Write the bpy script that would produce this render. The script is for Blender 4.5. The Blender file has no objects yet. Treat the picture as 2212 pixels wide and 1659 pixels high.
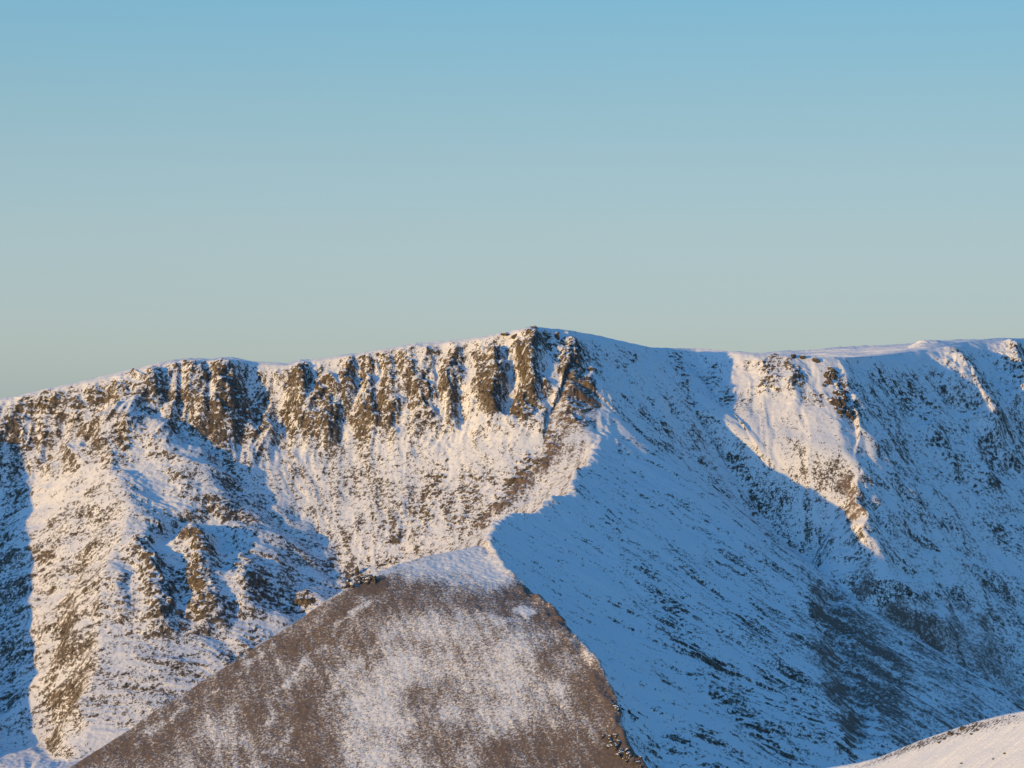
import bpy, math, random
import numpy as np

S = bpy.context.scene
R = math.radians

# ------------------------------------------------------------------ camera
F, U0, V0 = 5690.0, 1106.0, 829.5          # photograph traced at 2212 x 1659, focal length in its pixels
cam = bpy.data.cameras.new('camera')
cam.sensor_width = 36.0
cam.lens = 36.0 * F / 2212.0
cam.clip_start, cam.clip_end = 1.0, 80000.0
cam_ob = bpy.data.objects.new('camera', cam)
S.collection.objects.link(cam_ob)
cam_ob.location = (0, 0, 0)
cam_ob.rotation_euler = (R(90), 0, 0)
S.camera = cam_ob

# ------------------------------------------------------------------ light
SUN_AZ, SUN_EL = 46.5, 4.8                  # degrees to the left of straight behind the camera, and above the horizon
to_sun = (-math.sin(R(SUN_AZ)) * math.cos(R(SUN_EL)), -math.cos(R(SUN_AZ)) * math.cos(R(SUN_EL)), math.sin(R(SUN_EL)))
sl = bpy.data.lights.new('sun', 'SUN')
sl.energy = 4.2
sl.angle = R(0.53)
sl.color = (1.0, 0.62, 0.15)
sun = bpy.data.objects.new('sun', sl)
S.collection.objects.link(sun)
sun.rotation_euler = (R(90 - SUN_EL), 0, math.atan2(to_sun[0], -to_sun[1]))

w = bpy.data.worlds.new('World')
S.world = w
w.use_nodes = True
nt = w.node_tree
nt.nodes.clear()
out = nt.nodes.new('ShaderNodeOutputWorld')
bg = nt.nodes.new('ShaderNodeBackground')
sky = nt.nodes.new('ShaderNodeTexSky')
sky.sky_type = 'NISHITA'
sky.sun_disc = False
sky.sun_elevation = R(SUN_EL)
sky.sun_rotation = math.atan2(to_sun[0], to_sun[1])
sky.altitude = 600
sky.air_density = 1.0
sky.dust_density = 0.2
sky.ozone_density = 3.0
bg.inputs['Strength'].default_value = 0.15
# tuned sky, blue added overhead to fill the shaded snow: a colour balance over the physical sky, by height above the horizon
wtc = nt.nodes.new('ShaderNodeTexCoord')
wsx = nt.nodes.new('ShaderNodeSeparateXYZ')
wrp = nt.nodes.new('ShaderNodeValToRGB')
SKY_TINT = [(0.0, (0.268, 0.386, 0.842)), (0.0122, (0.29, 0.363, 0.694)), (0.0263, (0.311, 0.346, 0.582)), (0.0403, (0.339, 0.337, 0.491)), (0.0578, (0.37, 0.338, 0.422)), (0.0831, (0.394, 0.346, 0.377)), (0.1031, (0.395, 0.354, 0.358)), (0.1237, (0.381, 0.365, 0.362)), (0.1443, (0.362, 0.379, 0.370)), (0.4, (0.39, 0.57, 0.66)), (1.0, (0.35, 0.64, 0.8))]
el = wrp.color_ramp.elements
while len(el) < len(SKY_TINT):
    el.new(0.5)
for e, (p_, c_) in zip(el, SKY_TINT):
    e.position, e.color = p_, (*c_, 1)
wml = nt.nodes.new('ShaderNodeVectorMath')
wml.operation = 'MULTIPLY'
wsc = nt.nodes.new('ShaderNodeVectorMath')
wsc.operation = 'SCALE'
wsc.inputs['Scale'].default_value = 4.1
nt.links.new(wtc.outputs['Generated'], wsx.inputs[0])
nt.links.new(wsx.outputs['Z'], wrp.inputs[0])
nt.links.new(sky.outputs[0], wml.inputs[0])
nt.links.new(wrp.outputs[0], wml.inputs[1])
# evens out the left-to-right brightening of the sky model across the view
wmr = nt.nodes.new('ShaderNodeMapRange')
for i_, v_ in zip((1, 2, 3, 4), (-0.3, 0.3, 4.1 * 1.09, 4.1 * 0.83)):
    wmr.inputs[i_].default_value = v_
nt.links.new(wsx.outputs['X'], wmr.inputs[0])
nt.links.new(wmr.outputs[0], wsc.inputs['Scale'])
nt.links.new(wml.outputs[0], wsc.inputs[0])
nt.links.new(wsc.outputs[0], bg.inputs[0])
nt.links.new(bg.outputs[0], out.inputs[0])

S.view_settings.view_transform = 'Standard'
S.view_settings.look = 'None'
S.view_settings.exposure = 0.0
S.view_settings.gamma = 1.0


# ------------------------------------------------------------------ numeric helpers
def P(u, v, y):
    return ((u - U0) / F * y, y, (V0 - v) / F * y)


_rs = np.random.RandomState(7)
_perm = np.tile(_rs.permutation(512), 2)
_ang = _rs.rand(512) * 2 * np.pi
_gx, _gy = np.cos(_ang).astype(np.float32), np.sin(_ang).astype(np.float32)


def gn(x, y, seed=0):
    """2D gradient noise, about -1..1"""
    x = x + seed * 37.3
    y = y + seed * 91.7
    xf, yf = np.floor(x), np.floor(y)
    fx, fy = (x - xf).astype(np.float32), (y - yf).astype(np.float32)
    xi, yi = xf.astype(np.int32) & 511, yf.astype(np.int32) & 511
    xi1, yi1 = (xi + 1) & 511, (yi + 1) & 511
    ux, uy = fx * fx * fx * (fx * (fx * 6 - 15) + 10), fy * fy * fy * (fy * (fy * 6 - 15) + 10)
    px, px1 = _perm[xi], _perm[xi1]

    def g(h, dx, dy):
        return _gx[h] * dx + _gy[h] * dy
    a = g(_perm[px + yi], fx, fy)
    b = g(_perm[px1 + yi], fx - 1, fy)
    c = g(_perm[px + yi1], fx, fy - 1)
    d = g(_perm[px1 + yi1], fx - 1, fy - 1)
    return ((a + (b - a) * ux) * (1 - uy) + (c + (d - c) * ux) * uy) * 1.5


def fbm(x, y, octs=4, seed=0, gain=0.5):
    r, a, n = 0, 1.0, 0
    for o in range(octs):
        r = r + a * gn(x * 2 ** o, y * 2 ** o, seed + o)
        n += a
        a *= gain
    return r / n


def ridged(x, y, octs=4, seed=0, gain=0.5):
    r, a, n = 0, 1.0, 0
    for o in range(octs):
        r = r + a * (1 - 2 * np.abs(gn(x * 2 ** o, y * 2 ** o, seed + o)))
        n += a
        a *= gain
    return r / n


def sstep(a, b, x):
    t = np.clip((x - a) / (b - a), 0, 1)
    return t * t * (3 - 2 * t)


def smax(a, b, k):
    h = np.clip(0.5 + 0.5 * (a - b) / k, 0, 1)
    return b + (a - b) * h + k * h * (1 - h)


def smin(a, b, k):
    return -smax(-a, -b, k)


def line(poly, x, y, prof=None):
    """nearest point of a 3D polyline in plan: distance signed (left +), height there, arc length;
    with a profile also the flank height, the highest over all segments"""
    hm = np.full(x.shape, -1e9)
    best = np.full(x.shape, 1e18)
    sd, zc, sc = np.zeros(x.shape), np.zeros(x.shape), np.zeros(x.shape)
    acc = 0.0
    n = len(poly) - 1
    for i in range(n):
        (ax, ay, az), (bx, by, bz) = poly[i], poly[i + 1]
        dx, dy = bx - ax, by - ay
        L2 = dx * dx + dy * dy
        L = math.sqrt(L2)
        t = np.clip(((x - ax) * dx + (y - ay) * dy) / L2, 0, 1)
        ex, ey = x - (ax + t * dx), y - (ay + t * dy)
        d2 = ex * ex + ey * ey
        m = d2 < best
        cr = dx * (y - ay) - dy * (x - ax)
        best = np.where(m, d2, best)
        sd = np.where(m, np.where(cr >= 0, 1.0, -1.0), sd)
        zc = np.where(m, az + t * (bz - az), zc)
        sc = np.where(m, acc + t * L, sc)
        if prof is not None:
            hm = np.maximum(hm, az + t * (bz - az) - prof(np.sqrt(d2), acc + t * L))
        acc += L
    if prof is not None:
        return np.sqrt(best) * sd, zc, sc, hm
    return np.sqrt(best) * sd, zc, sc


# ------------------------------------------------------------------ the big shapes
CREST = [P(*p) for p in [
    (-2600, 1060, 2700), (-1500, 1010, 2850), (-800, 960, 2950), (-300, 915, 3000), (0, 860, 3030), (30, 857, 3032), (75, 845, 3037), (170, 825, 3045),
    (290, 796, 3060), (345, 783, 3065), (400, 778, 3070), (470, 775, 3080), (520, 776, 3090), (560, 781, 3095), (620, 785, 3100),
    (700, 773, 3110), (780, 762, 3115), (850, 750, 3120), (900, 741, 3120), (1000, 732, 3120), (1050, 725, 3118), (1100, 715, 3116), (1147, 707, 3115),
    (1168, 707, 3122), (1220, 712, 3145), (1300, 726, 3200), (1350, 738, 3255), (1405, 750, 3310), (1450, 752, 3350), (1500, 752, 3370), (1560, 757, 3350), (1600, 760, 3333), (1700, 766, 3325),
    (1800, 772, 3328), (1830, 772, 3345), (1900, 768, 3430), (2000, 755, 3555), (2060, 742, 3625), (2110, 735, 3690), (2170, 730, 3760), (2212, 731, 3810),
    (2500, 722, 4150), (2900, 760, 4600), (4200, 900, 5900)]]
RSPUR = [P(*p) for p in [(1818, 778, 3328), (1838, 850, 3268), (1856, 920, 3208), (1852, 1000, 3146), (1862, 1075, 3085), (1868, 1135, 3030)]]
SPUR = [P(*p) for p in [
    (1225, 716, 3140), (1240, 752, 3122), (1262, 800, 3100), (1290, 850, 3078), (1312, 884, 3050), (1306, 925, 3010), (1286, 968, 2950), (1274, 1003, 2885),
    (1243, 1025, 2835), (1236, 1062, 2775), (1188, 1078, 2730), (1168, 1108, 2690), (1100, 1112, 2650), (1066, 1135, 2605), (1056, 1172, 2550),
    (1085, 1215, 2500), (1130, 1262, 2455), (1200, 1322, 2405), (1240, 1375, 2365), (1287, 1425, 2325), (1325, 1500, 2285), (1345, 1590, 2250), (1398, 1659, 2212), (1500, 1850, 2120), (1620, 2200, 1980)]]
NARETE = 14
NOSE_L = [P(*p) for p in [(1056, 1168, 2556), (1000, 1172, 2530), (940, 1178, 2508), (880, 1190, 2484), (840, 1212, 2466), (800, 1243, 2452), (770, 1255, 2440), (640, 1341, 2398), (400, 1497, 2316), (150, 1661, 2230), (-300, 1960, 2090)]]
BUTT = [P(*p) for p in [(300, 800, 3040), (280, 880, 2985), (268, 960, 2925), (262, 1010, 2885), (250, 1070, 2852), (222, 1150, 2798), (195, 1250, 2735), (165, 1400, 2640), (135, 1600, 2530), (110, 1800, 2420), (60, 2200, 2200)]]
CASTER = None

PF = ([0, 8, 25, 100, 200, 300, 450, 600, 900, 1500], [0, 3, 22, 100, 175, 245, 335, 395, 430, 450])
PR = ([0, 8, 40, 500, 800, 1800], [0, 3, 27, 330, 450, 520])
PSR = ([0, 2, 8, 250, 500, 1200, 9000], [0, 0.9, 4.8, 164, 320, 580, 3000])
FLOOR = -480.0


def plane(a, b, c):
    A = np.array([[q[0], q[1], 1.0] for q in (a, b, c)])
    return np.linalg.solve(A, np.array([a[2], b[2], c[2]]))


PL_FRONT = plane(P(790, 1250, 2450), P(150, 1659, 2230), P(1345, 1600, 2250))
PL_EAST = plane(P(1868, 1140, 3030), P(1830, 780, 3345), P(2212, 745, 3810))
PL_TOP = plane(P(800, 1246, 2452), P(1050, 1176, 2556), P(1120, 1296, 2440))


def on_nose(u, v):
    k = [p_[2] / ((V0 - v) / F - p_[0] * (u - U0) / F - p_[1]) for p_ in (PL_FRONT, PL_TOP)]
    return P(u, v, max(k))


NOSE_UV = [(1085, 1215), (1130, 1262), (1200, 1322), (1240, 1375), (1287, 1425), (1325, 1500), (1345, 1590), (1398, 1659), (1490, 1850), (1600, 2200)]
SPUR = SPUR[:NARETE + 1] + [on_nose(*q) for q in NOSE_UV]


def base(x, y, full=False):
    right = sstep(40, 260, x)                               # the right-hand corrie has a gentler headwall
    d, zc, s, front = line(CREST, x, y, lambda q, a_: np.interp(q, *PF) * (1 - right) + np.interp(q, *PR) * right)
    main = np.where(d > 0, zc - 0.045 * d - 1.2e-5 * d * d, front)
    main = np.maximum(main, -600)
    xq = x + 6 * gn(x / 70, y / 70, 402) + 3 * gn(x / 25, y / 25, 403)
    east = np.maximum(PL_EAST[0] * xq + PL_EAST[1] * y + PL_EAST[2], -465)
    # back wall of the right-hand corrie: falls to the right below the summit as far as a shallow gully
    back = 64 - 0.85 * (xq - 66) + 0.595 * (y - 3140) + 0.95 * np.maximum(xq - 222 - 0.75 * np.maximum(3195 - y, 0), 0)
    back = np.where(x > 40, back, 1e3)
    main = np.where(d < 0, smin(main, np.maximum(back, -465), 14), main)
    main = np.where(d < 0, smin(main, east + 0.15 * np.maximum(x - 560, 0), 8), main)
    # central spur and its blunt brown nose
    d2, z2, s2, f2 = line(SPUR, x, y, lambda q, a_: np.interp(q, *PSR) * (1 + 0.5 * (1 - sstep(0, 160, a_)) + 0.65 * sstep(760, 900, a_)))                           # left of travel (towards the camera) is the right-hand, shaded flank
    rs = np.where(d2 > 0, f2, z2 - 0.5 * d2)
    d3, z3, s3, f3 = line(SPUR[:NARETE + 1], x, y, lambda q, a_: np.interp(q, [0, 4, 60, 200, 2000], [0, 1.2, 37, 142, 1800]))
    left = np.where(d3 < 0, f3, z3 + 0.5 * d3)
    (ax_, ay_, _), (bx_, by_, _) = SPUR[NARETE - 4], SPUR[NARETE]
    ll = math.hypot(bx_ - ax_, by_ - ay_)
    left = left - 1.3 * np.maximum(((x - bx_) * (bx_ - ax_) + (y - by_) * (by_ - ay_)) / ll, 0)
    d4, z4, s4, f4 = line(NOSE_L, x, y, lambda q, a_: 0.8 * q)
    nl = np.where(d4 < 0, f4, z4 + 0.6 * d4)
    pf = PL_FRONT[0] * x + PL_FRONT[1] * y + PL_FRONT[2]
    pt = PL_TOP[0] * x + PL_TOP[1] * y + PL_TOP[2]
    nose = smin(smin(pf, pt, 14), nl, 3)
    sp = smin(rs, smax(left, nose, 3), 2.5)
    xb = x + 12 * gn(x / 75, y / 75, 404) + 8 * gn(x / 28, y / 28, 405)
    d5, z5, s5, f5 = line(BUTT, xb, y, lambda q, a_: np.interp(q, [0, 8, 24, 500, 5000], [0, 2, 10, 300, 3000]))
    g5 = line(BUTT, xb, y, lambda q, a_: np.interp(q, [0, 8, 24, 300, 5000], [0, 2, 12, 240, 3600]))[3]
    tb = sstep(-28, 28, d5)
    bt = f5 * tb + g5 * (1 - tb)
    h = smax(main, bt, 8)
    if CASTER:
        h = smax(h, line(CASTER, x, y + 14 * gn(x / 50, y / 50, 406), lambda q, a_: 0.76 * q)[3], 6)
    xw = x + 9 * gn(x / 60, y / 60, 400) + 6 * gn(x / 23, y / 23, 401)
    d7, z7, s7, f7 = line(RSPUR, xw, y, lambda q, a_: np.interp(q, [0, 5, 60, 4000], [0, 4, 60, 5400]))
    r7 = f7
    h = smax(h, r7, 6)
    mt = h
    h = smax(h, sp, 4)
    fl = FLOOR + 0 * x
    h = smax(h, fl, 25)
    if not full:
        return h
    own = np.where(fl > np.maximum(mt, sp), 2, np.where(sp > mt, 1, 0))
    # arc length / distance of the ridge each point belongs to, for streaks down the fall line
    onsp = sp > mt
    onbt = (bt > main) & ~onsp
    ss = np.where(onsp, s2, np.where(onbt, s5 + 5000, s))
    onr = (r7 > main) & ~onsp
    if len(x) > 1000:
        near = (np.abs(x) < 800) & (y > 2000) & (y < 4000)
        d8, _, s8 = line(SPUR_S, x[near], y[near])
        d9, _, s9 = line(CREST_S, x[near], y[near])
        o_ = onsp[near]
        ss[near] = np.where(o_, s8, np.where(onbt[near] | onr[near], ss[near], s9))
    ss = np.where(onr, s7 + 9000, ss)
    ds = np.where(onsp, np.abs(d2), np.where(onbt, np.abs(d5), np.where(onr, np.abs(d7), np.abs(d))))
    noseM = sstep(-4, 2, nose - left) * sstep(-6, 1, -d2) * sstep(-4, 1, d4) * onsp   # the brown front
    shade = onsp & (d2 > 0)
    return h, own, ss, ds, noseM, d, d2


def at(uv):
    """plan and height of the base surface seen at traced points"""
    uv = np.asarray(uv, float).reshape(-1, 2)
    ys = np.arange(2050, 4150, 2.0)
    res = []
    for u, v in uv:
        x, z = (u - U0) / F * ys, (V0 - v) / F * ys
        h = base(x, ys)
        k = np.argmax(h >= z)
        if not (h >= z).any():
            k = np.argmin(z - h)
        res.append((x[k], ys[k], h[k]))
    return np.array(res)


def smooth_poly(poly, sig):
    q = np.array(poly, float)
    L = np.concatenate([[0], np.cumsum(np.hypot(*np.diff(q[:, :2], axis=0).T))])
    t = np.arange(0, L[-1], 25.0)
    g = np.stack([np.interp(t, L, q[:, k]) for k in range(3)], 1)
    n = int(3 * sig / 25)
    ker = np.exp(-0.5 * (np.arange(-n, n + 1) * 25 / sig) ** 2)
    ker /= ker.sum()
    pad = np.concatenate([2 * g[0] - g[n:0:-1], g, 2 * g[-1] - g[-2:-n - 2:-1]])
    return [tuple(r) for r in np.stack([np.convolve(pad[:, k], ker, 'valid') for k in range(3)], 1)]


# the neighbouring spur out of frame on the left, whose shadow lies on the buttress
EDGE = at([(-60, 855), (-30, 902), (30, 955), (58, 1000), (14, 1080), (-34, 1150), (-18, 1210), (-6, 1235), (-32, 1330), (-70, 1450), (-110, 1600), (-180, 1800)])
CASTER = [(-900, 3050, -40)] + [tuple(e + 440 * np.array(to_sun)) for e in EDGE] + [(-880, 1800, -420)]
SPUR_S, CREST_S = smooth_poly(SPUR, 110), smooth_poly(CREST[3:-3], 60)


# ------------------------------------------------------------------ the fine grid
def axis(lo, hi, step, end_lo, end_hi):
    mid = np.arange(lo, hi + step * 0.5, step)
    up, st = [mid[-1]], step
    while up[-1] < end_hi:
        st *= 1.12
        up.append(up[-1] + st)
    dn, st = [mid[0]], step
    while dn[-1] > end_lo:
        st *= 1.12
        dn.append(dn[-1] - st)
    return np.concatenate([dn[:0:-1], mid, up[1:]])


STEP = 1.25
ax = axis(-640, 770, STEP, -16000, 16000)
ay = axis(2180, 3700, STEP, -9000, 30000)
NX, NY = len(ax), len(ay)
X, Y = np.meshgrid(ax, ay)
X, Y = X.ravel(), Y.ravel()
H, OWN, SS, DS, NOSE, DM, D2 = base(X, Y, True)
Q = 0.7 * Y + 0.7 * H
fine = (X > -660) & (X < 790) & (Y > 2100) & (Y < 3980)


WX = 9 * gn(X / 34, Q / 34, 301) + 4 * gn(X / 11, Q / 11, 302) + 2.5 * gn(X / 4.5, Q / 4.5, 303)
WZ = 9 * gn(X / 34, Q / 34, 305) + 4 * gn(X / 11, Q / 11, 306) + 2.5 * gn(X / 4.5, Q / 4.5, 307)
WARP = 1.0


def stroke(pts, r, soft=1.0):
    """0..1 weight round a traced line on the base surface (3D distance, r in traced pixels at 2900 m)"""
    p = at(pts)
    r = r * 0.52
    W = np.zeros(X.shape)
    lo, hi = p.min(0) - r * 1.6, p.max(0) + r * 1.6
    m = np.nonzero((X > lo[0]) & (X < hi[0]) & (Y > lo[1] - r) & (Y < hi[1] + r))[0]
    if len(m) == 0:
        return m, W[m]
    q = np.stack([X[m] + WX[m], Y[m] * 0.55, H[m] + WZ[m]], 1)
    p = p * np.array([1, 0.55, 1])
    best = np.full(len(m), 1e18)
    if len(p) == 1:
        best = ((q - p[0]) ** 2).sum(1)
    for a, b in zip(p[:-1], p[1:]):
        ab = b - a
        t = np.clip(((q - a) @ ab) / max(ab @ ab, 1e-6), 0, 1)
        best = np.minimum(best, ((q - a - t[:, None] * ab) ** 2).sum(1))
    return m, np.clip(1 - np.sqrt(best) / r, 0, 1)


DZ = np.zeros(X.shape)
# ribs (+) and gullies (-): traced line, height, half width
RIBS = [
    ([(2046, 760), (2080, 830), (2122, 885), (2155, 940)], 34, 105),
    ([(2185, 765), (2205, 830), (2222, 890)], 32, 90),
    ([(2020, 930), (2050, 1010)], 8, 50), ([(2090, 940), (2140, 1040)], 9, 50), ([(1700, 790), (1705, 850)], 8, 50), ([(1640, 780), (1660, 830)], 7, 50),
    ([(1150, 720), (1150, 760), (1165, 820), (1150, 890)], 12, 60),
    ([(1103, 722), (1107, 800), (1108, 900)], -16, 34),
    ([(1190, 735), (1197, 790), (1185, 830), (1165, 885)], -14, 50),
    ([(648, 790), (648, 925)], 12, 55), ([(560, 800), (600, 900)], -10, 70), ([(682, 790), (690, 855)], -8, 40),
    ([(704, 835), (700, 940)], 11, 45), ([(748, 785), (748, 850)], 10, 50), ([(785, 770), (775, 845)], -8, 40),
    ([(790, 850), (800, 930)], 9, 45), ([(840, 850), (845, 930)], 9, 45), ([(877, 770), (880, 840)], 9, 55), ([(920, 850), (925, 920)], 7, 50),
    ([(971, 840), (985, 910)], 8, 50), ([(1059, 760), (1059, 900)], 12, 70), ([(1005, 760), (1000, 900)], -6, 40),
    ([(499, 785), (480, 860), (460, 920)], 14, 60), ([(535, 800), (545, 880)], -10, 60), ([(400, 790), (420, 900)], 10, 70), ([(340, 850), (350, 900)], 7, 50),
    ([(405, 1165), (420, 1220), (435, 1310)], 20, 75), ([(372, 1130), (395, 1230), (405, 1320)], -14, 60), ([(340, 1235), (355, 1330)], 14, 60),
    ([(300, 960), (350, 1050), (400, 1110)], -12, 80), ([(480, 1120), (520, 1200)], -12, 70), ([(525, 1200), (535, 1290)], 12, 60), ([(240, 1250), (260, 1330)], 8, 60),
    ([(300, 1180), (320, 1230)], 9, 40), ([(440, 1100), (470, 1150)], -6, 50),
    ([(1950, 860), (1985, 1050), (1960, 1180)], -10, 150),
    ([(1850, 1180), (1790, 1300), (1840, 1500), (1870, 1640)], -8, 60),
    ([(600, 1290), (640, 1310)], -8, 60),
]
GULLY = [(62, 66, 905), (118, 128, 915), (176, 190, 905), (232, 226, 880), (300, 306, 880), (372, 382, 900), (440, 452, 915), (530, 545, 900), (588, 606, 925), (626, 632, 930), (670, 686, 935), (728, 728, 935), (768, 772, 930), (818, 820, 925), (860, 866, 930), (905, 900, 915), (948, 945, 925), (1022, 1012, 930), (1082, 1078, 910)]
_grs = np.random.RandomState(3)
for a_, b_, v_ in GULLY:
    top = np.interp(a_, [0, 100, 300, 400, 560, 700, 900, 1100], [862, 842, 800, 784, 786, 778, 746, 722]) + 6
    RIBS.append(([(a_, top), ((a_ + b_) / 2 + _grs.uniform(-14, 14), (top + v_) / 2), (b_ + _grs.uniform(-22, 22), v_ + _grs.uniform(-35, 15))], -_grs.uniform(1.5, 7.5), _grs.uniform(16, 44)))
for pts, amp, r in RIBS:
    m, wt = stroke(pts, r)
    wt = wt * (0.25 + 0.75 * sstep(2, 32 if X[m].mean() < 350 else 50, np.abs(DM[m])))
    DZ[m] += amp * (wt * wt * (3 - 2 * wt) if amp < 0 else wt ** 1.3)

# painted weights: rock (+), snow (-)
wob = 14 * gn(X / 60, Q / 60, 41)
ROCK = np.zeros(X.shape)
BARE = [
    # crag band under the left skyline
    ([(40, 880), (120, 880), (180, 870), (260, 860), (300, 850)], 60, .8), ([(330, 810), (430, 800), (470, 830)], 50, .7), ([(340, 870), (440, 880)], 45, .6),
    ([(500, 870), (480, 910), (560, 925)], 50, .75), ([(530, 860), (600, 880)], 60, .5), ([(648, 800), (645, 930)], 35, .7), ([(705, 850), (700, 935)], 38, .85),
    ([(748, 790), (752, 850)], 35, .8), ([(790, 780), (860, 770), (880, 830)], 45, .65), ([(795, 890), (800, 935)], 40, .8), ([(842, 890), (845, 925)], 35, .8), ([(925, 880), (930, 915)], 50, .6),
    ([(980, 760), (960, 820)], 40, .5), ([(975, 860), (985, 910)], 40, .7), ([(1055, 780), (1065, 900)], 50, .8), ([(1132, 730), (1140, 820), (1130, 900)], 40, .95), ([(1165, 730), (1175, 760)], 30, .5),
    ([(1165, 850), (1150, 900)], 35, .7), ([(1235, 760), (1245, 850), (1230, 900)], 45, .9), ([(1270, 840), (1270, 890), (1230, 910)], 35, .9), ([(1195, 940), (1190, 970)], 28, .8),
    ([(1140, 1000), (1120, 1050)], 40, .75), ([(1180, 960), (1160, 1000)], 35, .5), ([(1100, 1070), (1050, 1120)], 45, .75), ([(1010, 1050), (990, 1130)], 60, .4), ([(930, 920), (920, 960)], 22, .7), ([(970, 990), (920, 1080), (900, 1160)], 30, .55),
    ([(940, 1000), (925, 1060)], 14, .6), ([(270, 920), (255, 960), (240, 1000)], 24, .8), ([(90, 900), (100, 950)], 40, .4), ([(20, 930), (60, 960)], 45, .6),
    # ribs of the left buttress
    ([(420, 1170), (435, 1310)], 40, .7), ([(340, 1250), (355, 1330)], 40, .6), ([(525, 1220), (540, 1290)], 36, .5), ([(240, 1280), (220, 1320)], 40, .2), ([(310, 1180), (320, 1240)], 30, .5),
    ([(385, 1180), (405, 1320)], 25, .5), ([(160, 1090), (120, 1130)], 25, .4), ([(80, 1180), (110, 1200)], 30, .4), ([(600, 1310), (660, 1290)], 40, .9), ([(560, 1370), (500, 1420)], 30, .5),
    ([(720, 1240), (780, 1250)], 45, .5), ([(850, 1130), (840, 1170)], 30, .6), ([(760, 1160), (740, 1190)], 22, .4), ([(500, 940), (495, 1040)], 30, .4), ([(500, 1060), (520, 1130)], 50, .25),
    # right-hand corrie
    ([(1460, 770), (1470, 830), (1490, 860)], 38, .7), ([(1530, 800), (1560, 850), (1580, 870)], 45, .6), ([(1660, 780), (1670, 840)], 32, .8), ([(1700, 800), (1715, 830)], 28, .5),
    ([(1805, 810), (1820, 850), (1840, 900)], 34, .95), ([(1760, 850), (1775, 880)], 26, .5), ([(1855, 1060), (1865, 1100)], 26, .6), ([(1920, 830), (1990, 870), (2030, 930)], 70, .35), ([(2060, 770), (2075, 800)], 30, .8),
    ([(2080, 810), (2130, 880)], 26, .6), ([(2150, 910), (2180, 960)], 22, .6), ([(2180, 790), (2200, 850)], 36, .6), ([(2020, 930), (2060, 1010)], 35, .5), ([(2120, 960), (2160, 1050)], 45, .5),
    ([(2080, 1000), (2120, 1080), (2180, 1150)], 90, .3), ([(1420, 820), (1410, 900)], 40, .25), ([(1430, 890), (1440, 960)], 25, .4), ([(1500, 960), (1560, 1060)], 30, .35), ([(1600, 1010), (1620, 1080), (1660, 1150)], 45, .4),
    ([(1370, 770), (1360, 780)], 14, .8), ([(1320, 930), (1340, 980)], 25, .3),
    # shaded flank of the spur
    ([(1280, 1030), (1330, 1060)], 22, .4), ([(1250, 1060), (1330, 1130)], 40, .4), ([(1330, 980), (1420, 1100)], 40, .25), ([(1420, 1150), (1520, 1260)], 50, .3), ([(1350, 1200), (1480, 1330)], 60, .3),
    ([(1520, 1480), (1580, 1530), (1650, 1590)], 40, .5), ([(1640, 1590), (1700, 1640)], 32, .5), ([(1420, 1540), (1500, 1640)], 36, .4),
]
DARK = [                                                     # heather and thin snow, no crag
    ([(1810, 1300), (1850, 1390), (1900, 1480)], 115, .88), ([(1850, 1340), (1930, 1450), (1900, 1540)], 125, .84), ([(1870, 1200), (1860, 1290)], 40, .5), ([(1900, 1540), (1960, 1600)], 80, .6),
    ([(2000, 1380), (2060, 1480)], 160, .5), ([(2100, 1360), (2180, 1500)], 170, .42), ([(1960, 1580), (2080, 1530)], 80, .5), ([(2140, 1250), (2200, 1330)], 90, .25),
    ([(1730, 1330), (1780, 1430), (1820, 1500)], 40, .45), ([(1650, 1300), (1740, 1420)], 45, .35), ([(1790, 1430), (1850, 1600)], 35, .5), ([(1500, 1250), (1650, 1400), (1750, 1550)], 110, .22),
    ([(1400, 1300), (1550, 1480), (1700, 1640)], 100, .22), ([(1560, 1180), (1680, 1280)], 80, .2), ([(1480, 1600), (1600, 1650)], 60, .3), ([(1350, 1160), (1450, 1260)], 60, .15),
    ([(240, 1380), (260, 1470), (320, 1560)], 130, .10), ([(1210, 965), (1130, 1050), (1040, 1130)], 26, .42), ([(1800, 1420), (1850, 1560)], 95, .7), ([(1960, 1350), (2050, 1430)], 130, .55), ([(400, 1380), (330, 1480)], 110, .2), ([(560, 1130), (700, 1220), (600, 1250)], 130, .16), ([(440, 960), (500, 1080)], 90, .16),
    ([(120, 960), (200, 960)], 80, .16), ([(20, 980), (30, 1100), (10, 1300), (10, 1500)], 60, .2), ([(720, 1000), (860, 1050), (800, 1120)], 110, .14),
    ([(1600, 880), (1700, 930), (1780, 1010)], 90, .26), ([(1690, 800), (1750, 860)], 60, .3), ([(1830, 1040), (1850, 1110)], 40, .4), ([(1150, 1030), (1250, 960)], 26, .2),  # first two: speckle on the sunlit patch, also its grazing dimness put into colour
]
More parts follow.
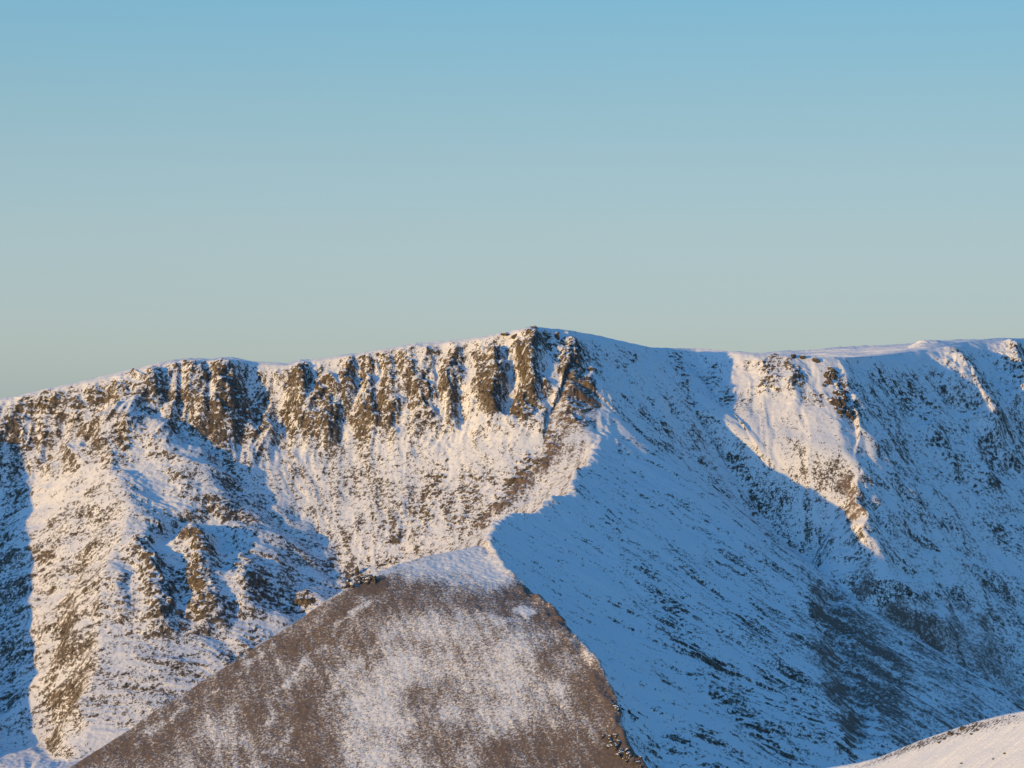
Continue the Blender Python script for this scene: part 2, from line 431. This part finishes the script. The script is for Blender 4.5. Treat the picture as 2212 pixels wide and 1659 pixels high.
SNOWY = [
    ([(110, 1060), (60, 1150)], 55, .5), ([(180, 1010), (150, 1080)], 55, .35), ([(320, 1000), (360, 1080)], 50, .7), ([(440, 1120), (480, 1160)], 45, .6), ([(340, 1120), (380, 1200)], 35, .6),
    ([(550, 800), (570, 850)], 45, .4), ([(590, 960), (640, 1000)], 40, .2), ([(1107, 730), (1105, 890)], 18, 1.), ([(1180, 760), (1195, 830), (1160, 900)], 24, .8), ([(960, 900), (940, 950), (1010, 930)], 40, .6),
    ([(1000, 850), (990, 960), (980, 1050)], 20, .7), ([(1270, 935), (1150, 1060), (1080, 1120)], 26, .35), ([(1240, 895), (1275, 900)], 16, .8), ([(1060, 930), (1160, 950)], 35, .5), ([(830, 960), (900, 1000)], 40, .2),
    ([(1300, 760), (1340, 850), (1400, 800)], 90, .25), ([(1310, 900), (1290, 990)], 40, .6), ([(1560, 920), (1650, 950), (1750, 1000)], 80, .25), ([(1760, 790), (1790, 780)], 50, .4), ([(1880, 790), (2000, 780)], 40, .5),
    ([(1900, 1000), (1960, 1180)], 60, .2), ([(1200, 1150), (1300, 1300), (1400, 1430)], 60, .2), ([(1780, 1240), (1770, 1290)], 20, .6), ([(1550, 1390), (1750, 1560)], 14, .5), ([(1330, 1470), (1400, 1560)], 35, .4), ([(1880, 1570), (1885, 1530)], 22, .9),
    ([(1290, 1410), (1330, 1480)], 25, .5), ([(20, 870), (10, 890)], 18, .9), ([(140, 850), (160, 862)], 14, .8), ([(200, 1600), (220, 1590)], 30, .4), ([(2090, 1340), (2110, 1370)], 40, .4), ([(1770, 1480), (1800, 1540)], 14, .5),
]
for pts, amp, r in RIBS[-len(GULLY):]:
    SNOWY.append((pts, r * 0.6, 0.12 + 0.045 * -amp))
for pts, r, wgt in BARE:
    m, wt = stroke(pts, r)
    ROCK[m] = np.maximum(ROCK[m], 0.85 * wgt * sstep(0, 0.9, wt))
for pts, r, wgt in SNOWY:
    m, wt = stroke(pts, r)
    ROCK[m] -= wgt * sstep(0, 0.6, wt)

DRK = np.zeros(X.shape)
for pts, r, wgt in DARK:
    m, wt = stroke(pts, r)
    DRK[m] = np.maximum(DRK[m], wgt * sstep(0, 0.9, wt))

ROCK = np.where(ROCK > 0, ROCK * np.clip(0.85 + 0.75 * fbm((X + wob) / 20.0, Q / 16.0, 3, 135), 0.15, 1.3), ROCK)

# brown front: how much snow lies between the heather
HEATH = np.zeros(X.shape)
for pts, r, wgt in [
    ([(1000, 1330), (1080, 1400), (1000, 1500), (900, 1560)], 170, .22), ([(760, 1500), (850, 1450), (880, 1380), (960, 1340)], 80, .20), ([(1100, 1480), (1180, 1450)], 120, .18), ([(780, 1640), (820, 1560)], 60, .30),
    ([(1040, 1195), (1070, 1235)], 60, .55), ([(1000, 1200), (950, 1208), (880, 1218)], 55, .55), ([(960, 1235), (1060, 1250)], 60, .3), ([(650, 1435), (600, 1510), (572, 1560)], 12, .32), ([(700, 1395), (650, 1425)], 9, .3), ([(600, 1400), (500, 1465)], 7, .35), ([(470, 1490), (300, 1590)], 7, .35), ([(740, 1470), (690, 1540)], 12, .2), ([(810, 1400), (760, 1450)], 14, .22),
    ([(625, 1560), (605, 1600)], 11, .32), ([(590, 1620), (565, 1659)], 10, .3), ([(720, 1370), (780, 1310)], 9, .45), ([(1110, 1310), (1140, 1325)], 13, .8), ([(1060, 1345), (1090, 1350)], 18, .4),
    ([(480, 1580), (420, 1659)], 50, .18),
    ([(860, 1290), (1000, 1305), (1140, 1295), (1210, 1340)], 70, -.24), ([(745, 1275), (775, 1268), (815, 1262)], 26, -.5), ([(1330, 1630), (1380, 1655)], 45, -.45), ([(700, 1500), (640, 1580)], 50, -.2), ([(480, 1480), (300, 1600)], 60, -.10), ([(1200, 1420), (1280, 1480), (1320, 1570)], 45, -.2), ([(720, 1360), (640, 1400)], 40, -.1), ([(1000, 1620), (1200, 1640)], 80, -.12), ([(700, 1620), (660, 1659)], 50, -.2)]:
    m, wt = stroke(pts, r)
    HEATH[m] += wgt * np.clip(wt * 1.4, 0, 1)

# ------------------------------------------------------------------ relief
# headwall: crags stand in ribs with ledges, scree below in streaks
crag = np.clip(ROCK, 0, 1) * (1 - NOSE)
band = sstep(4, 22, -DM) * (1 - sstep(95, 165, -DM)) * (OWN == 0)
leftface = 1 - sstep(60, 160, X)
rib = ridged((X + wob) / 40.0, Q / 150.0, 3, 11)
DZ += band * (8.0 * leftface + 2.5) * rib
SW = SS + 14 * gn(X / 55, Q / 70, 313) + 5 * gn(X / 18, Q / 28, 314)
scree = sstep(80, 200, -DM) * (OWN == 0)
st = (0.8 * gn(SW / 19.0, DS / 110.0, 21) * (0.6 + gn(X / 120, Q / 120, 23)) + 0.6 * gn(SW / 8.0, DS / 45.0, 22)) * (1 - 0.85 * ((OWN == 1) & (D2 < 0)))
DZ += np.where(OWN <= 1, (1 - NOSE), 0) * (0.4 + 0.6 * np.clip(DS / 60, 0, 1)) * 1.7 * st * (OWN < 2) * np.clip(DS / 25, 0, 1)
DZ += np.clip(DS / 50, 0, 1) * (X > 40) * (1 - NOSE) * (2.6 * gn(SW / 42.0, DS / 190.0, 24) + 1.2 * gn(SW / 15.0, DS / 120.0, 25)) * (OWN <= 1)
# undulation everywhere, more away from the crests
und = fbm(X / 90.0, Q / 90.0, 3, 31)
DZ += 4.0 * und * np.clip(DS / 60, 0, 1) * (1 - 0.5 * NOSE)
# broken rock
blk = ridged((X + wob) / 21.0, Q / 15.0, 4, 51, 0.6)
DZ += crag * (4.6 * blk)
rough = 0.3 + 0.7 * np.clip(crag * 1.2 + 0.35 * scree * leftface + 0.5 * band * leftface, 0, 1)
b1 = gn(X / 5.2, Q / 5.2, 61)
b2 = gn(X / 2.7, Q / 2.7, 62)
DZ += fine * (1 - NOSE) * rough * (0.9 * b1 + 0.75 * b2)
h1 = gn(X / 3.4, Q / 3.4, 71)
h2 = gn(X / 2.6, Q / 2.6, 72)
DZ += fine * NOSE * (0.40 * h1 + 0.40 * h2 + 0.4 * gn(X / 11, Q / 11, 73) + 0.35 * gn(X / 6, Q / 6, 74))
edge = np.clip(np.abs(DM) / 10, 0.0, 1)
DZ *= np.where(np.abs(DM) < 10, edge, 1)
# skyline roughness
DZ += 1.1 * np.exp(-(DM / 9) ** 2) * fbm(X / 14.0, Y / 40.0, 3, 81) * fine
DZ += np.exp(-(D2 / 11) ** 2) * (3.4 * fbm(X / 14.0, Y / 20.0, 3, 82) + 3.0 * ridged(X / 40.0, Y / 50.0, 3, 84)) * (OWN == 1)
Z = H + DZ
# ledges: rock faces step outwards
step = 8.0
ph = (Z + 5 * gn(X / 26, Y / 30, 91) + 0.05 * X) / step
saw = ph - np.floor(ph)
YO = -crag * 4.2 * (saw - 0.5) - crag * 3.4 * gn(X / 8.5, Z / 7.0, 93) - crag * 2.0 * ridged(X / 4.8, Z / 4.2, 2, 95)
Yd = Y + YO * fine

# ------------------------------------------------------------------ normals, snow cover
Pz = np.stack([X, Yd, Z], 1).reshape(NY, NX, 3)
tx = np.empty_like(Pz)
ty = np.empty_like(Pz)
tx[:, 1:-1] = Pz[:, 2:] - Pz[:, :-2]
tx[:, 0], tx[:, -1] = Pz[:, 1] - Pz[:, 0], Pz[:, -1] - Pz[:, -2]
ty[1:-1] = Pz[2:] - Pz[:-2]
ty[0], ty[-1] = Pz[1] - Pz[0], Pz[-1] - Pz[-2]
N = np.cross(tx, ty)
N /= np.linalg.norm(N, axis=2, keepdims=True) + 1e-9
nz = N[:, :, 2].ravel()

calm = 1 - 0.8 * ((OWN == 1) & (D2 < 0)) * (1 - NOSE)
SS = SS + 7 * gn(X / 30, Q / 45, 311) + 3 * gn(X / 11, Q / 18, 312)
st2 = (gn(SS / 9.0, DS / 55.0, 121) + 0.5 * gn(SS / 4.0, DS / 26.0, 122)) * calm
clump = fbm(X / 26.0, Q / 26.0, 3, 131)
spk = 0.6 * b1 + 0.6 * b2
grain = 0.6 * gn(X / 1.7, Q / 1.7, 125) + 0.4 * gn(X / 3.2, Q / 2.8, 126)
onleft = sstep(-20, 30, -D2) * (OWN != 1) * leftface
lumps = fbm((X + wob) / 13.0, Q / 11.0, 3, 133)
snow = 0.80 - 0.62 * DRK - 0.29 * ROCK - 0.22 * scree * leftface * (OWN == 0) - 0.14 * band * leftface
snow += (1.4 + 0.3 * crag) * np.clip(nz - 0.74, -0.24, 0.18) + 0.22 * clump + (0.16 + 0.45 * crag) * lumps
snow -= (0.42 + 0.25 * crag) * spk + (0.30 + 0.40 * crag) * grain + (0.22 + 0.14 * (OWN == 1)) * st2 * (OWN <= 1)
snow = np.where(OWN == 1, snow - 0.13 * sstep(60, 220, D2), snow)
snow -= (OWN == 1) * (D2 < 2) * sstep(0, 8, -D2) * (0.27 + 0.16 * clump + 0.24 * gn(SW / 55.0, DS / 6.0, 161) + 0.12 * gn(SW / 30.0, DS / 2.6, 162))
snow += (0.30 + 0.35 * gn(X / 22.0, Y / 22.0, 145)) * np.exp(-(DM / 7.0) ** 2) * (DM > -14)                       # snow cap of the skyline
snow = np.where(DM > 0, 1.0, snow)
hs = 0.225 + 0.85 * HEATH + 0.16 * fbm(X / 40.0, Y / 40.0, 3, 141) + 0.08 * st2 + 0.10 * h2 + 0.36 * grain + 0.05 * h1 + 0.15 * gn((X + 0.35 * Y) / 6.0, Y / 55.0, 151) + 0.12 * gn((X - 0.2 * Y) / 13.0, Y / 60.0, 152) + 0.14 * ridged(X / 45.0, Y / 60.0, 2, 153)
snow = snow * (1 - NOSE) + hs * NOSE
snow = np.where(fine, snow, 0.75)
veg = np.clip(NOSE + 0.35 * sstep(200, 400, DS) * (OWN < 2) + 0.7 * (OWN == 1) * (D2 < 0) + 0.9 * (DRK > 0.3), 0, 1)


# ------------------------------------------------------------------ materials
def terrain_material(name, spread=1.2):
    m = bpy.data.materials.new(name)
    m.use_nodes = True
    t = m.node_tree
    n, l = t.nodes, t.links
    b = n['Principled BSDF']
    geo = n.new('ShaderNodeTexCoord')

    def noise(scale, detail=2.0, rough=0.55):
        k = n.new('ShaderNodeTexNoise')
        k.inputs['Scale'].default_value = scale
        k.inputs['Detail'].default_value = detail
        k.inputs['Roughness'].default_value = rough
        l.new(geo.outputs['Object'], k.inputs['Vector'])
        return k

    def math_(op, a, c, clamp=False):
        k = n.new('ShaderNodeMath')
        k.operation = op
        k.use_clamp = clamp
        for i, q in enumerate((a, c)):
            if isinstance(q, (int, float)):
                k.inputs[i].default_value = q
            else:
                l.new(q, k.inputs[i])
        return k.outputs[0]

    def mix(fac, a, c):
        k = n.new('ShaderNodeMix')
        k.data_type = 'RGBA'
        for q, s in ((fac, k.inputs[0]), (a, k.inputs[6]), (c, k.inputs[7])):
            if hasattr(q, 'is_output'):
                l.new(q, s)
            elif isinstance(q, tuple):
                s.default_value = (*q, 1)
            else:
                s.default_value = q
        return k.outputs[2]

    at_s = n.new('ShaderNodeAttribute')
    at_s.attribute_name = 'snow'
    at_v = n.new('ShaderNodeAttribute')
    at_v.attribute_name = 'veg'
    n1 = noise(0.6, 3.0)
    n2 = noise(1.7, 2.0)
    nn = math_('ADD', math_('MULTIPLY', n1.outputs[0], 0.6), math_('MULTIPLY', n2.outputs[0], 0.4))
    v = math_('ADD', at_s.outputs['Fac'], math_('MULTIPLY', math_('SUBTRACT', nn, 0.5), spread * 2))
    mr = n.new('ShaderNodeMapRange')
    mr.interpolation_type = 'SMOOTHSTEP'
    l.new(v, mr.inputs[0])
    soft = math_('MULTIPLY', at_v.outputs['Fac'], 0.26)
    l.new(math_('SUBTRACT', 0.42, soft), mr.inputs[1])
    l.new(math_('ADD', 0.58, soft), mr.inputs[2])
    fac = mr.outputs[0]
    big = noise(0.05, 3.0)
    mid = noise(0.28, 4.0, 0.65)
    mrr = n.new('ShaderNodeMapRange')
    l.new(mid.outputs[0], mrr.inputs[0])
    mrr.inputs[1].default_value, mrr.inputs[2].default_value = 0.36, 0.66
    rk0 = mix(big.outputs[0], (0.125, 0.10, 0.075), (0.27, 0.205, 0.145))
    rk = mix(mrr.outputs[0], (0.040, 0.035, 0.031), rk0)
    hth = mix(n2.outputs[0], (0.094, 0.069, 0.056), (0.25, 0.180, 0.138))
    dark = mix(at_v.outputs['Fac'], rk, hth)
    col = mix(fac, dark, (0.82, 0.80, 0.785))
    l.new(col, b.inputs['Base Color'])
    b.inputs['Roughness'].default_value = 0.85
    b.inputs['Specular IOR Level'].default_value = 0.15
    bp = n.new('ShaderNodeBump')
    bp.inputs['Strength'].default_value = 0.6
    bp.inputs['Distance'].default_value = 0.6
    nb = noise(0.8, 3.0, 0.6)
    l.new(nb.outputs[0], bp.inputs['Height'])
    l.new(bp.outputs[0], b.inputs['Normal'])
    return m


MT = terrain_material('snow_and_rock')


def tag(o, label, cat, kind=None, group=None):
    o['label'] = label
    o['category'] = cat
    if kind:
        o['kind'] = kind
    if group:
        o['group'] = group
    return o


def build(name, co, faces, attrs, mat):
    me = bpy.data.meshes.new(name)
    nf = len(faces)
    me.vertices.add(len(co))
    me.vertices.foreach_set('co', co.astype(np.float32).ravel())
    me.loops.add(nf * 4)
    me.loops.foreach_set('vertex_index', faces.astype(np.int32).ravel())
    me.polygons.add(nf)
    me.polygons.foreach_set('loop_start', np.arange(0, nf * 4, 4, dtype=np.int32))
    me.update(calc_edges=True)
    me.polygons.foreach_set('use_smooth', np.ones(nf, dtype=bool))
    for k, a in attrs.items():
        me.attributes.new(k, 'FLOAT', 'POINT').data.foreach_set('value', a.astype(np.float32))
    me.materials.append(mat)
    o = bpy.data.objects.new(name, me)
    S.collection.objects.link(o)
    return o


def grid_faces(nx, ny):
    i = np.arange(nx * ny).reshape(ny, nx)
    return np.stack([i[:-1, :-1].ravel(), i[:-1, 1:].ravel(), i[1:, 1:].ravel(), i[1:, :-1].ravel()], 1)


FC = grid_faces(NX, NY)
fo = OWN[FC]
fown = np.where((fo == 1).sum(1) >= 2, 1, np.where((fo == 2).sum(1) > 2, 2, 0))
xc, yc = X[FC].mean(1), Y[FC].mean(1)
fown = np.where((fown == 0) & ((np.abs(xc) > 1500) | (yc < 1900) | (yc > 4200)), 2, fown)
CO = np.stack([X, Yd, Z], 1)
PARTS = [('mountain', 'snowy rock-ribbed mountain wall with the long skyline', 'mountain'),
         ('hill', 'brown heathery spur with a snow-dusted blunt nose in front of the mountain', 'hill'),
         ('ground', 'snow-covered valley floor and far slopes', 'ground')]
for k, (nm, lb, cat) in enumerate(PARTS):
    f = FC[fown == k]
    used, inv = np.unique(f.ravel(), return_inverse=True)
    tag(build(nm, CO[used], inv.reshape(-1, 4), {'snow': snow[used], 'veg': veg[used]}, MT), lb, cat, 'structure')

# ------------------------------------------------------------------ foreground snow slope, bottom right
FG = [P(*p) for p in [(600, 2300, 1600), (1500, 1760, 1380), (1700, 1682, 1310), (1783, 1659, 1285), (1850, 1648, 1264), (1899, 1636, 1248), (1945, 1617, 1232), (1991, 1598, 1217), (2040, 1581, 1202), (2083, 1567, 1188), (2114, 1557, 1178), (2160, 1545, 1164), (2212, 1535, 1148), (2500, 1490, 1060), (3000, 1420, 900), (4500, 1500, 600)]]
gx, gy = axis(105, 265, 0.45, -200, 900), axis(1020, 1320, 0.45, 400, 2000)
gX, gY = np.meshgrid(gx, gy)
nxg, nyg = len(gx), len(gy)
gX, gY = gX.ravel(), gY.ravel()
d, zc, s = line(FG, gX, gY)
gZ = np.where(d > 0, zc - np.interp(d, [0, 4, 60, 800], [0, 1.2, 34, 500]), zc - np.interp(-d, [0, 3, 10, 60, 200, 600, 1200], [0, 0.8, 5.2, 42, 135, 330, 590]))
gZ += 0.9 * fbm(gX / 26, gY / 20, 3, 201) * np.clip(np.abs(d) / 12, 0, 1) + 0.10 * fbm(gX / 2.2, gY / 2.0, 2, 203) + 0.22 * gn((gX + gY * 0.6) / 7.0, (gY - gX * 0.5) / 1.8, 211) * sstep(4, 14, -d) + 0.25 * np.exp(-(d / 4) ** 2) * fbm(gX / 5, gY / 5, 3, 205)
gs = 0.93 + 0.10 * fbm(gX / 9, gY / 7, 3, 207) - 0.40 * np.exp(-((-d - 7) / 5.5) ** 2) * sstep(150, 180, gX) * (1 - sstep(205, 240, gX)) - 0.08 * np.exp(-((-d - 6) / 7) ** 2) - 0.10 * fbm(gX / 1.6, gY / 1.6, 2, 209)
tag(build('snow_slope', np.stack([gX, gY, gZ], 1), grid_faces(nxg, nyg), {'snow': gs, 'veg': 0 * gX}, MT), 'smooth sunlit snow slope in the bottom right corner', 'snow slope', 'structure')


# ------------------------------------------------------------------ single rocks
def rock_material():
    m = bpy.data.materials.new('bare_rock')
    m.use_nodes = True
    t = m.node_tree
    n, l = t.nodes, t.links
    b = n['Principled BSDF']
    tc = n.new('ShaderNodeTexCoord')
    ns = n.new('ShaderNodeTexNoise')
    ns.inputs['Scale'].default_value = 0.45
    ns.inputs['Detail'].default_value = 5.0
    ns.inputs['Roughness'].default_value = 0.65
    l.new(tc.outputs['Object'], ns.inputs['Vector'])
    r = n.new('ShaderNodeValToRGB')
    r.color_ramp.elements[0].position, r.color_ramp.elements[0].color = 0.38, (0.028, 0.025, 0.023, 1)
    r.color_ramp.elements[1].position, r.color_ramp.elements[1].color = 0.70, (0.16, 0.12, 0.085, 1)
    l.new(ns.outputs[0], r.inputs[0])
    l.new(r.outputs[0], b.inputs['Base Color'])
    b.inputs['Roughness'].default_value = 0.9
    bp = n.new('ShaderNodeBump')
    bp.inputs['Strength'].default_value = 0.8
    bp.inputs['Distance'].default_value = 0.5
    l.new(ns.outputs[0], bp.inputs['Height'])
    l.new(bp.outputs[0], b.inputs['Normal'])
    return m


def snow_material():
    m = bpy.data.materials.new('rock_snow')
    m.use_nodes = True
    b = m.node_tree.nodes['Principled BSDF']
    ns = m.node_tree.nodes.new('ShaderNodeTexNoise')
    ns.inputs['Scale'].default_value = 1.5
    bp = m.node_tree.nodes.new('ShaderNodeBump')
    bp.inputs['Distance'].default_value = 0.2
    m.node_tree.links.new(ns.outputs[0], bp.inputs['Height'])
    m.node_tree.links.new(bp.outputs[0], b.inputs['Normal'])
    b.inputs['Base Color'].default_value = (0.82, 0.80, 0.785, 1)
    b.inputs['Roughness'].default_value = 0.8
    return m


import bmesh
M_ROCK, M_CAP = rock_material(), snow_material()
rng = random.Random(11)


def sphere(sub):
    bm = bmesh.new()
    bmesh.ops.create_icosphere(bm, subdivisions=sub, radius=1.0)
    co = np.array([v.co[:] for v in bm.verts])
    fa = np.array([[v.index for v in f.verts] for f in bm.faces])
    bm.free()
    return co, fa


def rock_shape(sx, sy, sz, seed, sub=4, lean=0.0):
    """an angular block: a ball cut by many planes, then broken up"""
    r = np.random.RandomState(seed)
    co, fa = sphere(sub)
    k = r.randn(16, 3)
    k /= np.linalg.norm(k, axis=1, keepdims=True)
    cut = r.uniform(0.62, 0.95, 16)
    dots = co @ k.T
    rad = np.min(np.where(dots > 0.05, cut / np.maximum(dots, 0.05), 9), axis=1)
    rad = np.minimum(rad, 1.15)
    co = co * rad[:, None]
    nz_ = 0.10 * gn(co[:, 0] * 3 + seed, co[:, 2] * 3 + co[:, 1] * 2, 5) + 0.06 * gn(co[:, 0] * 7 + co[:, 1] * 5, co[:, 2] * 8 + seed, 6) + 0.035 * gn(co[:, 0] * 15, co[:, 2] * 15 + co[:, 1] * 9 + seed, 7)
    co = co * (1 + nz_[:, None])
    co = co * np.array([sx, sy, sz])
    co[:, 0] += lean * co[:, 2]
    return co, fa


def mesh_ob(name, co, fa, mat, parent=None):
    me = bpy.data.meshes.new(name)
    me.from_pydata([tuple(p_) for p_ in co], [], [tuple(int(q) for q in f) for f in fa])
    me.materials.append(mat)
    me.update()
    o = bpy.data.objects.new(name, me)
    S.collection.objects.link(o)
    if parent:
        o.parent = parent
    return o


def cap_from(co, fa, thick, thr=0.72):
    """snow lying on the upward faces of a rock (the largest patch), tucked in at its rim"""
    tri = co[fa]
    nn = np.cross(tri[:, 1] - tri[:, 0], tri[:, 2] - tri[:, 0])
    nn /= np.linalg.norm(nn, axis=1, keepdims=True) + 1e-9
    f = fa[nn[:, 2] > thr]
    if len(f) < 6:
        return None
    lab = np.arange(len(co))
    for _ in range(60):
        mn = lab[f].min(1)
        new = lab.copy()
        for k in range(3):
            np.minimum.at(new, f[:, k], mn)
        if (new == lab).all():
            break
        lab = new
    fl = lab[f[:, 0]]
    vals, cn = np.unique(fl, return_counts=True)
    f = f[fl == vals[np.argmax(cn)]]
    cnt = np.bincount(f.ravel(), minlength=len(co))
    tot = np.bincount(fa.ravel(), minlength=len(co))
    inner = (cnt == tot)
    c = co.copy()
    c[:, 2] += np.where(inner, thick, -0.25 * thick)
    used, inv = np.unique(f.ravel(), return_inverse=True)
    return c[used], inv.reshape(-1, 3)


def ground_at(u, v):
    x, y, _ = at([(u, v)])[0]
    j, i = np.argmin(np.abs(ax - x)), np.argmin(np.abs(ay - y))
    return x, y, Z[i * NX + j]


def put_rock(u, v, wpx, hpx, label, group=None, cat='rock', name='rock', cap=True, sink=0.3, where=None, sub=4, lean=0.0):
    """one rock whose foot stands at the traced point; sizes in traced pixels at its distance"""
    x, y, z = where if where else ground_at(u, v)
    k = y / F
    W_, H_ = wpx * k, hpx * k
    r = np.random.RandomState(int(u * 7 + v * 13))
    c, f = rock_shape(W_ * 0.5, W_ * 0.5 * r.uniform(0.8, 1.2), H_ * 0.62, int(u * 7 + v * 13), sub, lean)
    c = c + np.array([0, 0, H_ * (0.5 - sink)])
    o = mesh_ob(name, c, f, M_ROCK)
    o.location = (x, y, z)
    o.rotation_euler = (0, 0, 0)
    tag(o, label, cat, None, group)
    q = cap_from(c, f, max(0.12, 0.07 * H_)) if cap else None
    if q:
        mesh_ob('snow_cap', q[0], q[1], M_CAP, o)
    return o


def put_outcrop(path, r_px, size, n, label, group=None, cat='rock outcrop', name='rock_outcrop', tall=1.3):
    """a broken outcrop: an Empty with one block per spur of rock, each bedded in the slope"""
    pts = np.array(path, float)
    x0, y0, z0 = ground_at(*pts.mean(0))
    e = bpy.data.objects.new(name, None)
    S.collection.objects.link(e)
    e.location = (x0, y0, z0)
    tag(e, label, cat, None, group)
    r = np.random.RandomState(int(pts.sum()))
    L = np.concatenate([[0], np.cumsum(np.hypot(*np.diff(pts, axis=0).T))])
    for b_ in range(n):
        t = (b_ + r.uniform(0.1, 0.9)) / n * L[-1]
        u = np.interp(t, L, pts[:, 0]) + r.uniform(-1, 1) * r_px
        v = np.interp(t, L, pts[:, 1]) + r.uniform(-1, 1) * r_px * 0.7
        x, y, z = ground_at(u, v)
        k = y / F
        a = size * k * r.uniform(0.55, 1.25)
        c, f = rock_shape(a, a * r.uniform(0.8, 1.5), a * tall * r.uniform(0.7, 1.2), int(u * 7 + v * 13) + b_, 3, r.uniform(-0.35, 0.15))
        ob = mesh_ob('rock_block', c, f, M_ROCK, e)
        ob.location = (x - x0, y - y0, z - z0 - 0.38 * a)
        ob.rotation_euler = (r.uniform(-0.25, 0.25), r.uniform(-0.25, 0.25), r.uniform(0, 6.28))
        q = cap_from(c, f, 0.10 * a, 0.66)
        if q:
            mesh_ob('snow_cap', q[0], q[1], M_CAP, ob)
    return e


SKY_G = 'rocks along the skyline'
put_outcrop([(744, 1268), (772, 1256), (806, 1252)], 10, 6, 46, 'craggy dark rock outcrop on the left shoulder of the brown hill', tall=1.5)
put_rock(771, 1243, 10, 24, 'thin pointed rock pinnacle standing on the craggy outcrop of the brown hill', cat='rock pinnacle', name='rock_pinnacle', sub=3, cap=False)
put_outcrop([(810, 1228), (835, 1216), (862, 1212)], 5, 4.5, 14, 'low brown rock rib at the edge of the snowy top of the brown hill', tall=1.0)
put_outcrop([(1318, 1600), (1350, 1632), (1385, 1652)], 20, 6, 50, 'large broken rock outcrop where the brown hill meets the bottom edge', tall=1.4)
put_outcrop([(1322, 1525), (1336, 1545)], 6, 5.5, 9, 'small brown rock knob on the lit rim of the brown hill')
put_outcrop([(1360, 1543), (1376, 1553)], 5, 5, 7, 'dark rocks in blue shade just right of the brown hill rim')
put_rock(1250, 1020, 9, 8, 'small reddish rock at the notch of the sunlit ridge', sub=3, cap=False)
put_rock(1674, 768, 8, 5, 'smallest snow-capped boulder on the skyline right of the summit', SKY_G, cat='boulder', name='boulder', sub=3)
put_rock(1714, 777, 15, 12, 'dark boulder below the skyline above the lit slope', SKY_G, cat='boulder', name='boulder')
put_rock(1734, 775, 16, 10, 'wide dark boulder on the skyline in blue shade', SKY_G, cat='boulder', name='boulder')
put_rock(1762, 783, 18, 11, 'frosted boulder at the head of the lit slope', SKY_G, cat='boulder', name='boulder')
put_rock(1090, 722, 18, 8, 'dark rock on the skyline left of the summit gully', SKY_G)
put_rock(1111, 722, 14, 9, 'dark rock on the skyline right of the summit gully', SKY_G)
put_rock(1154, 712, 18, 7, 'dark rock crowning the summit', SKY_G)
put_rock(1203, 730, 12, 18, 'dark upright rock in shade just right of the summit', SKY_G)
put_rock(1277, 806, 15, 11, 'golden rock knob on the ridge crest below the summit')
put_outcrop([(1800, 800), (1788, 836)], 10, 6.5, 18, 'upper lit crag with snow streaks on the right-hand rib', 'crags on the right-hand rib', cat='crag', name='crag', tall=1.5)
put_outcrop([(1818, 842), (1808, 872), (1828, 900)], 14, 7.5, 30, 'lower and larger lit crag on the right-hand rib', 'crags on the right-hand rib', cat='crag', name='crag', tall=1.5)


def fg_at(u, v):
    ys = np.arange(1020, 1320, 0.5)
    x, z = (u - U0) / F * ys, (V0 - v) / F * ys
    j = np.clip(np.searchsorted(gx, x), 0, nxg - 1)
    i = np.clip(np.searchsorted(gy, ys), 0, nyg - 1)
    h = gZ[i * nxg + j]
    k = np.argmax(h >= z)
    return x[k], ys[k], h[k]


FG_G = 'stones on the foreground snow slope'
for u, v, ww, hh, lab in [
        (2081, 1576, 14, 9, 'grey boulder near the crest of the foreground snow slope'), (2052, 1588, 12, 9, 'brown stone below the crest of the foreground snow slope, left of the grey boulder'),
        (2103, 1571, 10, 3, 'flat dark stone just right of the grey boulder on the foreground slope'), (2112, 1578, 9, 4, 'small dark stone below and right of the grey boulder'),
        (2067, 1587, 9, 3, 'thin dark stone between the brown stone and the grey boulder'), (2040, 1598, 9, 4, 'dark stone at the left end of the stony band on the foreground slope'), (2028, 1605, 8, 4, 'lowest dark stone of the stony band on the foreground slope'),
        (2098, 1588, 8, 4, 'small lone stone under the stony band of the foreground slope'), (2190, 1548, 7, 3, 'flat stone close to the right picture edge on the foreground crest'),
        (2169, 1629, 7, 3, 'lone dark stone on the smooth lower snow at the far right'), (2145, 1640, 4, 3, 'tiny dark stone low on the smooth foreground snow'), (2076, 1650, 7, 3, 'dark stone near the bottom edge on the foreground snow'), (1985, 1612, 6, 3, 'small stone far down the left part of the foreground crest')]:
    put_rock(u, v, ww, hh, lab, FG_G, cat='stone' if ww < 12 else 'boulder', name='stone' if ww < 12 else 'boulder', cap=False, sink=0.25, where=fg_at(u, v), sub=3)
